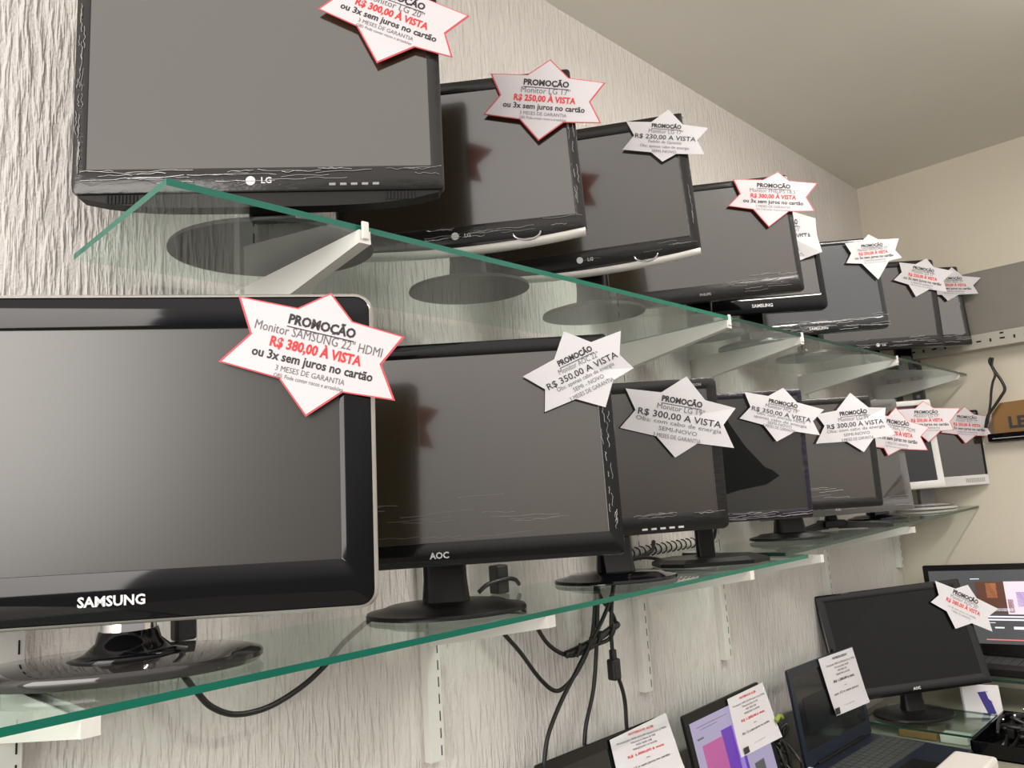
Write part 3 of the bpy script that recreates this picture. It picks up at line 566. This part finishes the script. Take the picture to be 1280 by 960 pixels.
def laptop(key, label, bodymat, zb, extras, open_d=.25, keymat='key', lidmat=None):
    q = MON[key]; w, h = q[6], q[7]; H = head_matrix(q); psi = q[3]
    base = Vector((q[0], q[1], zb)); t = thing('laptop', label, 'laptop', base, psi)
    Rt = Matrix.Translation(base) @ Matrix.Rotation(psi, 4, 'Z'); T = Rt.inverted() @ H
    lm = M[lidmat or bodymat]
    bm = bmesh.new(); rg = lambda x0, x1, z0, z1, rr, y: [(px, y, pz) for px, pz in rrect(x0, x1, z0, z1, rr)]
    s, tp, bt = .017, .02, .034
    loft(bm, [rg(-w / 2 + s, w / 2 - s, bt, h - tp, .001, .003), rg(-w / 2 + s, w / 2 - s, bt, h - tp, .001, 0), rg(-w / 2 + .001, w / 2 - .001, .001, h - .001, .006, 0),
              rg(-w / 2, w / 2, 0, h, .007, .001), rg(-w / 2, w / 2, 0, h, .007, .008)], T, False, True)
    link_mesh('lid', bm, lm, t, 'auto')
    bm = bmesh.new(); box(bm, -w / 2 + s - .001, w / 2 - s + .001, .002, .0035, bt - .001, h - tp + .001, T); scr = link_mesh('screen', bm, M[extras.get('screen', 'screendark')], t)
    zt = q[2] - zb - .002
    bm = bmesh.new(); box(bm, -w / 2, w / 2, -open_d, .012, .002, zt, bev=.004); link_mesh('body', bm, M[bodymat], t)
    bm = bmesh.new(); box(bm, -w * .35, w * .35, -.006, .012, zt - .004, zt + .008, bev=.003); link_mesh('hinge', bm, M['black'], t)
    bm = bmesh.new(); kw = (w - .03) / 15
    for rr in range(6):
        for c in range(15):
            x0 = -w / 2 + .015 + c * kw; y0 = -.035 - rr * .019
            box(bm, x0 + .0012, x0 + kw - .0012, y0 - .0165, y0, zt - .0005, zt + .0018)
    link_mesh('keys', bm, M[keymat], t)
    bm = bmesh.new(); box(bm, -.05, .04, -open_d + .02, -.165, zt - .0004, zt + .0006); link_mesh('touchpad', bm, M['black'], t)
    for nm, mm, rects in extras.get('rects', []):
        bm = bmesh.new()
        for a0, a1, b0, b1 in rects:
            X0 = -w / 2 + s + a0 * (w - 2 * s); X1 = -w / 2 + s + a1 * (w - 2 * s); Z0 = bt + b0 * (h - bt - tp); Z1 = bt + b1 * (h - bt - tp)
            box(bm, X0, X1, .0012 + extras.get('dy', 0), .002, Z0, Z1, T)
        link_mesh(nm, bm, M[mm], scr)
    if extras.get('logo'):
        bm = bmesh.new(); add_text(bm, extras['logo'], 0, .012, .011, T, .03, y=-.0006); link_mesh('logo', bm, M['logo'], t)
    return t, T, H
lp = {}
lp['D1'] = laptop('D1', 'black laptop at the bottom edge of the photo, left of the others', 'gloss', ZD + .0005, dict(screen='screendark'))
lp['D2'] = laptop('D2', 'laptop with a lit lilac page and a pink and purple picture on screen', 'black', ZD + .0005, dict(screen='page', rects=[
    ('picture', 'pink', [(.10, .37, .22, .72)]), ('picture', 'violet', [(.37, .62, .22, .78)]), ('picture', 'lilac', [(.52, .58, .22, .78)]),
    ('page_print', 'greyink', [(.06, .14, .79, .81), (.08, .5, .92, .925), (.12, .35, .885, .89)]),
    ('thumbnail', 'darklit', [(.70, .84, .10, .26), (.70, .80, -.0, .08)]), ('taskbar', 'violet', [(.0, 1, -.0, .035)])]))
lp['D3'] = laptop('D3', 'open navy laptop with grey keys, screen off, beside the black desktop monitor', 'navy', ZD + .0005, dict(screen='screendark', rects=[('painted_reflection', 'darkreflection', [(.09, .62, .2, .68)])]), .26)  # dark reflection in the switched-off screen painted as a block
lp['D5'] = laptop('D5', 'laptop at the right edge of the photo playing a dark video page', 'black', -.634, dict(screen='darklit', logo='', rects=[
    ('picture', 'brownlit', [(.36, .58, .42, .84)]), ('picture', 'orange', [(.44, .52, .62, .82)]), ('picture', 'pale', [(.58, .80, .40, .84)]), ('picture', 'lilac', [(.66, .74, .5, .7)]), ('picture', 'brownlit', [(.59, .63, .42, .6)]), ('picture', 'orange', [(.72, .79, .42, .52)]),
    ('page_text', 'textlit', [(.42, .62, .44, .48), (.40, .74, .355, .375), (.40, .74, .315, .335), (.33, .40, .875, .885), (.46, .53, .21, .228), (.60, .68, .20, .235), (.41, .47, .28, .288)]),
    ('progress_line', 'redlit', [(.38, 1, .05, .064)])]), .22)
# glass shelf on the end wall that carries the video laptop
t = thing('glass_shelf', 'small glass shelf under the video laptop at the cream wall', 'shelf', (3.0, -.45, -.6425))
bm = bmesh.new(); box(bm, -.18, .155, -.35, .39, 0, .008); bm.normal_update()
for f in bm.faces: f.material_index = 0 if abs(f.normal.z) > .5 else 1
link_mesh('pane', bm, [M['glass'], M['edge2']], t)
for yy in (-.62, -.12):
    tt = thing('shelf_bracket', 'white bracket under the small glass shelf of the video laptop, ' + ('farther from' if yy < -.5 else 'nearer to') + ' the textured wall', 'bracket', (3.158, yy, -.6430), group='brackets on the cream wall')
    bm = bmesh.new(); P = [(0, 0), (-.2, 0), (-.2, -.01), (0, -.045)]
    loft(bm, [[(a, -.005, b) for a, b in P], [(a, .005, b) for a, b in P]]); link_mesh('arm', bm, M['white'], tt)

# black desktop monitor on a glass riser
mon['D4'] = monitor('D4', 'black monitor standing on the counter, tilted back, screen dark', -.6995, back=.045, side=.024, top=.022, bot=.03, r=.006,
                    frame='wrapgloss', screen='screendeep', stand=('disc', .115, .8), logo=('AOC', 'txt'), logos=.010, neckw=.03, depth=.04)
star('D4', 'slanting star sign on the black monitor that stands on the counter', [('PROMOÇÃO', .19, .12, .40, 'ink', .05), ('Monitor AOC 20"', .08, .10, .44, 'greyink', 0), ('R$ 380,00 À VISTA', -.03, .115, .54, 'redink', .03),
     ('ou 3x sem juros no cartão', -.13, .06, .44, 'greyink', 0), ('3 MESES DE GARANTIA', -.2, .055, .3, 'greyink', 0)], False)
rz = thing('glass_riser', 'low clear glass riser under the black counter monitor', 'stand', (2.5, -.25, ZD + .0005))
bm = bmesh.new(); box(bm, -.08, .17, -.13, .17, .028, .034); bm.normal_update()
for f in bm.faces: f.material_index = 0 if abs(f.normal.z) > .5 else 1
link_mesh('top_pane', bm, [M['glass'], M['edge2']], rz)
for sx in (-.08, .164):
    bm = bmesh.new(); box(bm, sx, sx + .006, -.125, .17, 0, .028); link_mesh('side_pane', bm, M['glass'], rz)
bm = bmesh.new(); box(bm, 2.44, 2.48, -.28, -.18, ZD + .001, ZD + .02, bev=.002); tag(link_mesh('small_carton', bm, M['card']), 'small brown carton under the glass riser beside the navy laptop', 'box')
bm = bmesh.new(); box(bm, 2.44, 2.49, -.36, -.29, ZD + .001, ZD + .022, bev=.002); tag(link_mesh('paper_card', bm, M['box']), 'white card under the glass riser beside the brown carton', 'card')

# price sheets on the laptops
def sheet(key, label, lines, photo=True):
    q = PAPERS[key]; H = lp[key][2]; TL, TR, BR, BL = [Vector(p) for p in q]
    ex = (TR - TL + BR - BL) / 2; w_ = ex.length; ang = math.atan2(ex.y, ex.x); c = (TL + TR + BR + BL) / 4
    h_ = ((TL - BL).length + (TR - BR).length) / 2
    base = H @ Vector((c.x, -.004, c.y)); qm = H.to_3x3().to_4x4() @ Matrix.Rotation(-ang, 4, 'Y'); qm.translation = base
    t = thing('price_sheet', label, 'sign', base, 0, 'price sheets on the laptops'); t.matrix_world = qm
    inv = Matrix.Rotation(-ang, 2); loc = lambda p: (math.cos(ang) * (p.x - c.x) + math.sin(ang) * (p.y - c.y), -math.sin(ang) * (p.x - c.x) + math.cos(ang) * (p.y - c.y))
    bm = bmesh.new(); n = 8; P = [loc(p) for p in (TL, TR, BR, BL)]; rows = []
    for i in range(n + 1):
        v = i / n; row = []
        for j in range(3):
            u = j / 2; x_ = (P[0][0] * (1 - u) + P[1][0] * u) * (1 - v) + (P[3][0] * (1 - u) + P[2][0] * u) * v
            z_ = (P[0][1] * (1 - u) + P[1][1] * u) * (1 - v) + (P[3][1] * (1 - u) + P[2][1] * u) * v
            row.append(((x_, -.016 * max(0, v - .75) ** 1.5, z_)))
        rows.append(row)
    for dy in (0, .0005):
        V = [[bm.verts.new((a, b + dy, cc)) for a, b, cc in row] for row in rows]
        for i in range(n):
            for j in range(2): bm.faces.new((V[i][j], V[i][j + 1], V[i + 1][j + 1], V[i + 1][j]))
    link_mesh('paper', bm, M['papergrey'], t)
    I = Matrix.Identity(4); bms = {}
    for s, zf, sf, wf, col, bold in lines:
        bm = bms.setdefault(col, bmesh.new()); add_text(bm, s, 0, (zf - .0) * h_, sf * h_, I, bold, wf * w_, y=-.001)
    for col, bm in bms.items(): link_mesh({'ink': 'black_lettering', 'redink': 'red_lettering', 'greyink': 'grey_lettering'}[col], bm, M[col], t)
    bm = bmesh.new(); box(bm, -w_ * .44, -w_ * .32, -.0045, -.004, -h_ * .46, -h_ * .36); link_mesh('emblem', bm, M['ink'], t)
    return t
def sl(title, price, tail):
    return [(title, .40, .055, .42, 'redink', .02), ('Processador AMD A12-9M Quad-Core 2.7GHz', .31, .045, .82, 'ink', 0), ('Memória Ram 8 GB', .25, .045, .40, 'ink', 0), ('HD 500 GB', .19, .045, .26, 'ink', 0),
            ('WINDOWS 10 HOME', .13, .045, .40, 'ink', 0), (price, .03, .06, .60, 'redink', .02), ('ou', -.07, .045, .06, 'ink', 0), (tail, -.17, .055, .70, 'ink', .01),
            ('3 meses de garantia', -.38, .025, .3, 'greyink', 0)]
sheet('D1', 'price sheet with pink heading on the laptop at the bottom edge of the photo', sl('NOTEBOOK ACER', 'R$ 1.000,00 à vista', 'Em 12 x sem juros no cartão'))
sheet('D2', 'price sheet on the laptop whose screen shows a pink and purple picture', sl('NOTEBOOK ACER', 'R$ 1.200,00 à vista', 'Em 12 x sem juros no cartão'))
S3 = [(a, b, c_, d_, 'ink', f_2) for a, b, c_, d_, e_, f_2 in sl('NOTEBOOK LENOVO', 'R$ 1.500,00 à vista', 'em 12 x sem juros')]
sheet('D3', 'price sheet hanging on the open navy laptop', S3)

# ------------------------------------------------------------ cables
def cable(name, pts, r, label, m='cable', group=None, cat='cable'):
    bm = bmesh.new(); tube(bm, pts, r); return tag(link_mesh(name, bm, M[m], None, True), label, cat, group)
GC = 'black cables hanging behind the lower shelf'
cable('power_cable', CAB['a'], .0042, 'black cable sagging below the lower shelf under the biggest monitor', group=GC)
cable('power_cable', CAB['b'], .0042, 'black cable hanging in the lowest loop of the cable bundle on the wall', group=GC)
cable('power_cable', CAB['c'], .0042, 'black cable in the shorter upper loop tied into the wall bundle', group=GC)
cable('power_cable', CAB['d'], .0042, 'leftmost black cable dropping from the bundle to the counter', group=GC)
cable('power_cable', CAB['e'], .0042, 'middle black cable dropping from the bundle to the counter', group=GC)
cable('power_cable', CAB['f'], .0042, 'rightmost black cable dropping straight from the bundle to the counter', group=GC)
cable('power_cable', CAB['i'], .006, 'black cable running down the corner beside the cream wall', group=GC)
cable('cable_loop', CAB['o'], .005, 'thin cable crossing loop on the cream wall above the brown box, outer strand')
cable('cable_loop', CAB['o2'], .004, 'thin cable crossing loop on the cream wall above the brown box, inner strand')
# plug and tie in the bundle
pk = CAB['c'][6]; t = thing('cable_plug', 'black power plug dangling in the tied cable bundle', 'plug', (pk[0] - .006, -.055, pk[2] - .05))
bm = bmesh.new(); box(bm, -.012, .012, -.01, .01, -.03, .012, bev=.004); link_mesh('plug_body', bm, M['cable'], t)
bm = bmesh.new(); box(bm, -.006, .006, -.006, .006, .01, .03, bev=.002); link_mesh('strain_relief', bm, M['cable'], t)
bm = bmesh.new(); a = Vector(CAB['c'][3]); b = Vector(CAB['c'][7]); tube(bm, [a + Vector((0, -.006, 0)), (a + b) / 2 + Vector((0, -.008, -.004)), b + Vector((0, -.006, 0))], .0075)
for k in (.15, .35, .55, .8):
    p = a.lerp(b, k); tube(bm, [p + Vector((-.006, -.016, -.012)), p + Vector((0, -.018, 0)), p + Vector((.006, -.016, .012))], .003, 3, 6)
tag(link_mesh('cable_tie', bm, M['cable'], None, True), 'twisted black wrap tying the cable bundle together', 'cable')
# outlet plug behind the second lower monitor
t = thing('power_adapter', 'small black power adapter lying behind the second monitor of the lower shelf', 'adapter', (1.0, -.06, ZL + .0005))
bm = bmesh.new(); box(bm, -.014, .014, -.012, .012, 0, .05, bev=.003); link_mesh('adapter_body', bm, M['cable'], t)
cable('adapter_cable', [(.94, -.07, ZL + .01), (.96, -.075, ZL + .022), (1.0, -.078, ZL + .026), (1.03, -.07, ZL + .022), (1.06, -.05, ZL + .01)], .004, 'short cable across the small black adapter behind the second lower monitor')
t = thing('power_plug', 'black power plug hanging under the biggest monitor, right of its chrome neck', 'plug', (.43, -.07, -.125))
bm = bmesh.new(); box(bm, -.014, .014, -.01, .01, -.02, .02, bev=.004); link_mesh('plug_body', bm, M['cable'], t)
bm = bmesh.new(); tube(bm, [(0, 0, .015), (.002, .004, .04), (-.004, .01, .09)], .004); link_mesh('plug_cable', bm, M['cable'], t, True)
# cables behind third/fourth lower monitors
cable('signal_cable', [(1.33, -.03, ZL + .055), (1.36, -.04, ZL + .035), (1.42, -.045, ZL + .02), (1.50, -.04, ZL + .03), (1.53, -.03, ZL + .05)], .005, 'black cable hanging in a loop behind the square monitor of the lower shelf')
cable('signal_cable', [(1.22, -.05, ZL + .006), (1.28, -.06, ZL + .008), (1.36, -.06, ZL + .02), (1.46, -.05, ZL + .02), (1.52, -.05, ZL + .01)], .004, 'black cable lying on the shelf behind the square monitor')
cable('signal_cable', [(1.60, -.10, ZL + .02), (1.62, -.11, ZL + .028), (1.645, -.12, ZL + .05), (1.65, -.125, ZL + .085)], .004, 'black cable curving up beside the neck of the fourth lower monitor')
t = thing('corrugated_tube', 'pale corrugated cable tube behind the square monitor of the lower shelf', 'cable', (0, 0, 0))
bm = bmesh.new(); tube(bm, [(1.36, -.03, ZL + .030), (1.5, -.03, ZL + .032), (1.8, -.03, ZL + .036)], .011); link_mesh('tube_wall', bm, M['whitecable'], t, True)
bm = bmesh.new()
for i in range(20):
    x_ = 1.37 + i * .021; tube(bm, [(x_ + .004 * math.cos(a), -.03 - .012 * math.cos(a), ZL + .030 + .014 * (x_ - 1.36) + .012 * math.sin(a)) for a in [PI * (-.5 + j / 8) for j in range(9)]], .0014, 1, 5, None, False)
link_mesh('groove_rings', bm, M['hole'], t)['kind'] = 'stuff'

# tangled cables between the laptops
rg_ = random.Random(3)
t = thing('cable_tangle', 'tangle of black cables on the counter between the two lit laptops', 'cable', (1.912, -.07, ZD)); t['label'] = 'tangle of black cables between the navy laptop and the lilac-screen laptop'
for k in range(11):
    bm = bmesh.new(); x0 = rg_.uniform(-.03, .03); P = [(x0, rg_.uniform(-.05, .03), .006)]
    hh = rg_.uniform(.06, .18)
    P += [(rg_.uniform(-.035, .035), rg_.uniform(-.05, .03), hh * .6), (rg_.uniform(-.03, .03), rg_.uniform(-.03, .03), hh), (x0 + .01, rg_.uniform(-.03, .02), hh * .85), (rg_.uniform(-.03, .03), rg_.uniform(-.07, .02), hh * .4), (rg_.uniform(-.035, .035), rg_.uniform(-.09, .02), .006)]
    tube(bm, P, .0042); link_mesh('cable_strand', bm, M['cable'], t, True)
bm = bmesh.new(); tube(bm, [(-.03, -.03, .16), (-.015, -.03, .168), (.0, -.03, .162)], .006); link_mesh('green_sleeve', bm, M['greenbit'], t, True)
t = thing('plug_adapter', 'small white plug adapter among the tangled cables', 'adapter', (1.92, -.15, ZD + .0005))
bm = bmesh.new(); box(bm, -.025, .025, -.018, .018, 0, .035, bev=.006); link_mesh('adapter_body', bm, M['whitefr'], t)
bm = bmesh.new(); box(bm, .008, .018, -.006, .006, .034, .046, bev=.002); link_mesh('prong_block', bm, M['whitefr'], t)
cable('monitor_cable', [(2.30, -.02, ZD + .03), (2.36, -.04, ZD + .055), (2.42, -.05, ZD + .06), (2.47, -.06, ZD + .045)], .005, 'black cable arching from the navy laptop towards the counter monitor')
for k, xx in enumerate((2.70, 2.74, 2.80)):
    cable('monitor_cable', [(xx - .03, -.14, -.60), (xx - .01, -.13, -.64), (xx, -.125, -.69), (xx + .01, -.13, ZD + .006)], .005, 'black cable hanging behind the counter monitor, ' + ('left', 'middle', 'right')[k] + ' of three', group='cables behind the counter monitor')

# white box in front of the navy laptop, leaning packet, dark crate
t = thing('white_box', 'white rounded box at the bottom edge in front of the navy laptop', 'box', (2.13, -.425, ZD + .0005), math.radians(0))
bm = bmesh.new(); box(bm, -.15, .05, -.075, .02, 0, .066, bev=.008); link_mesh('box_body', bm, M['box'], t)
bm = bmesh.new(); box(bm, -.1, -.02, -.0762, -.074, .02, .026); box(bm, -.01, .01, -.0762, -.074, .034, .042); link_mesh('box_print', bm, M['ink'], t)
t = thing('white_packet', 'white leaning packet with a blue printed corner beside the counter monitor', 'packet', (2.72, -.335, ZD + .0005), math.radians(-42))
Tp = Matrix.Rotation(math.radians(-14), 4, 'X') @ Matrix.Rotation(math.radians(6), 4, 'Y')
bm = bmesh.new(); box(bm, -.058, .058, 0, .012, 0.006, .10, Tp, .002); link_mesh('packet_body', bm, M['papergrey'], t)
bm = bmesh.new(); loft(bm, [[(-.012, y_, .078), (.018, y_, .082), (.035, y_, .02), (.012, y_, .012)] for y_ in (-.0012, .0005)], Tp); link_mesh('blue_print', bm, M['blue'], t)
bm = bmesh.new(); loft(bm, [[(.012, y_, .084), (.024, y_, .07), (.03, y_, .05), (.018, y_, .06)] for y_ in (-.002, .0)], Tp); link_mesh('foil_patch', bm, M['chrome'], t)
t = thing('cable_crate', 'black open crate heaped with dark cables and plugs at the bottom right corner', 'crate', (2.50, -.48, ZD + .0005))
bm = bmesh.new(); box(bm, -.14, .2, -.16, .09, 0, .004)
for a in ((-.14, .2, -.16, -.155), (-.14, .2, .085, .09), (-.14, -.135, -.16, .09), (.195, .2, -.16, .09)): box(bm, *a, 0, .04)
link_mesh('crate_tray', bm, M['gloss'], t)
for k in range(22):
    bm = bmesh.new(); P = [(rg_.uniform(-.12, .18), rg_.uniform(-.14, .07), rg_.uniform(.01, .075)) for _ in range(5)]
    tube(bm, P, .005, 6, 6); link_mesh('cable_strand', bm, M['cable'], t, True)
for k in range(8):
    x_, y_ = rg_.uniform(-.1, .17), rg_.uniform(-.12, .06); bm = bmesh.new(); box(bm, x_ - .013, x_ + .013, y_ - .009, y_ + .009, .045, .07, Matrix.Rotation(rg_.uniform(-.12, .12), 4, 'X'), .003); link_mesh('plug', bm, M['gloss' if k % 2 else 'black'], t)
bm = bmesh.new()
for k in range(14):
    x_, y_ = rg_.uniform(-.11, .18), rg_.uniform(-.13, .07); disc(bm, [(.0035, .066), (.0035, .07), (.002, .072)], x_, y_, 1, 8)
link_mesh('metal_tips', bm, M['chrome'], t)['kind'] = 'stuff'

# ------------------------------------------------------------ end wall: slotted steel, board, carton
t = thing('slotted_beam', 'grey slotted steel beam across the cream wall below the grey board', 'beam', (3.158, -.20, .437))
Tb = Matrix.Identity(4)
bm = bmesh.new(); box(bm, 0, .004, -1.2, .11, 0, .052); box(bm, .004, .06, -1.2, .11, 0, .004); link_mesh('angle_bar', bm, M['beam'], t)
bm = bmesh.new()
for k in range(34):
    y_ = .09 - k * .037
    box(bm, -.0006, .0004, y_ - .008, y_ + .008, .022, .028) if k % 2 else box(bm, -.0006, .0004, y_ - .003, y_ + .003, .018, .030)
    if k % 6 == 3: box(bm, -.0006, .0004, y_ - .006, y_ + .006, .040, .046)
link_mesh('slots', bm, M['hole'], t)['kind'] = 'stuff'
t = thing('grey_board', 'long grey board standing on the slotted beam along the cream wall', 'board', (3.17, -.2, .4905))
bm = bmesh.new(); box(bm, 0, .03, -1.2, .05, 0, .228, bev=.002); link_mesh('board_panel', bm, M['board'], t)
for k, (yy, wd_) in enumerate(((-.045, .045), (-.135, .04))):
    t = thing('slotted_post', 'dark slotted steel post behind the far monitors, ' + ('nearer to' if k == 0 else 'farther from') + ' the textured wall', 'post', (3.205 - k*.02, yy, .101), group='dark slotted posts')
    bm = bmesh.new(); box(bm, 0, .004, -wd_ / 2, wd_ / 2, 0, .33); box(bm, .004, .02, -wd_ / 2, -wd_ / 2 + .004, 0, .33); link_mesh('angle_bar', bm, M['metal'], t)
    bm = bmesh.new()
    for j in range(9): box(bm, -.0006, .0004, -.006, .006, .02 + j * .034, .032 + j * .034)
    link_mesh('slots', bm, M['logogrey'], t)['kind'] = 'stuff'
t = thing('cardboard_box', 'brown cardboard box with black letters on the ledge at the right edge', 'box', (3.182, -.372, .1005))
bm = bmesh.new(); P = [(0, 0), (0, .10), (-.03, .135), (-.4, .145), (-.4, 0)]
loft(bm, [[(-.018, a, b) for a, b in P], [(.045, a, b) for a, b in P]]); link_mesh('carton', bm, M['card'], t)
TX = Matrix.Translation((-.0195, 0, 0)) @ Matrix.Rotation(-PI / 2, 4, 'Z')
bm = bmesh.new(); add_text(bm, 'LE', .075, .045, .055, TX, .04); add_text(bm, 'T', .16, .115, .03, TX, .04); link_mesh('black_lettering', bm, M['ink'], t)
t = thing('router', 'flat black device lying on the ledge in front of the brown box', 'device', (3.162, -.355, .1005))
bm = bmesh.new(); box(bm, -.05, -.0, -.45, -.005, 0, .028, Matrix.Translation((.0, 0, 0)), .004); link_mesh('casing', bm, M['gloss'], t)
bm = bmesh.new(); box(bm, -.0515, -.0495, -.4, -.02, .009, .012); link_mesh('grey_stripe', bm, M['logogrey'], t)

# ceiling lamp (out of frame) whose streak shows in the glossy frames
t = thing('tube_lamp', 'fluorescent tube lamp under the ceiling, above and beside the camera', 'lamp', (1.7, -1.15, ZC - .06))
bm = bmesh.new(); box(bm, -.62, .62, -.04, .04, .02, .0595, bev=.004); link_mesh('housing', bm, M['white'], t)
bm = bmesh.new(); tube(bm, [(-.58, 0, 0), (0, 0, 0), (.58, 0, 0)], .014, 2, 12); link_mesh('tube', bm, M['tube'], t, True)
l = bpy.data.lights.new('tube_light', 'AREA'); l.shape = 'RECTANGLE'; l.size = 1.15; l.size_y = .05; l.energy = 11; l.color = (1, .94, .86)
o = bpy.data.objects.new('tube_light', l); C.objects.link(o); o.parent = t; o.location = (0, 0, -.018); o.rotation_euler = (0, 0, 0)
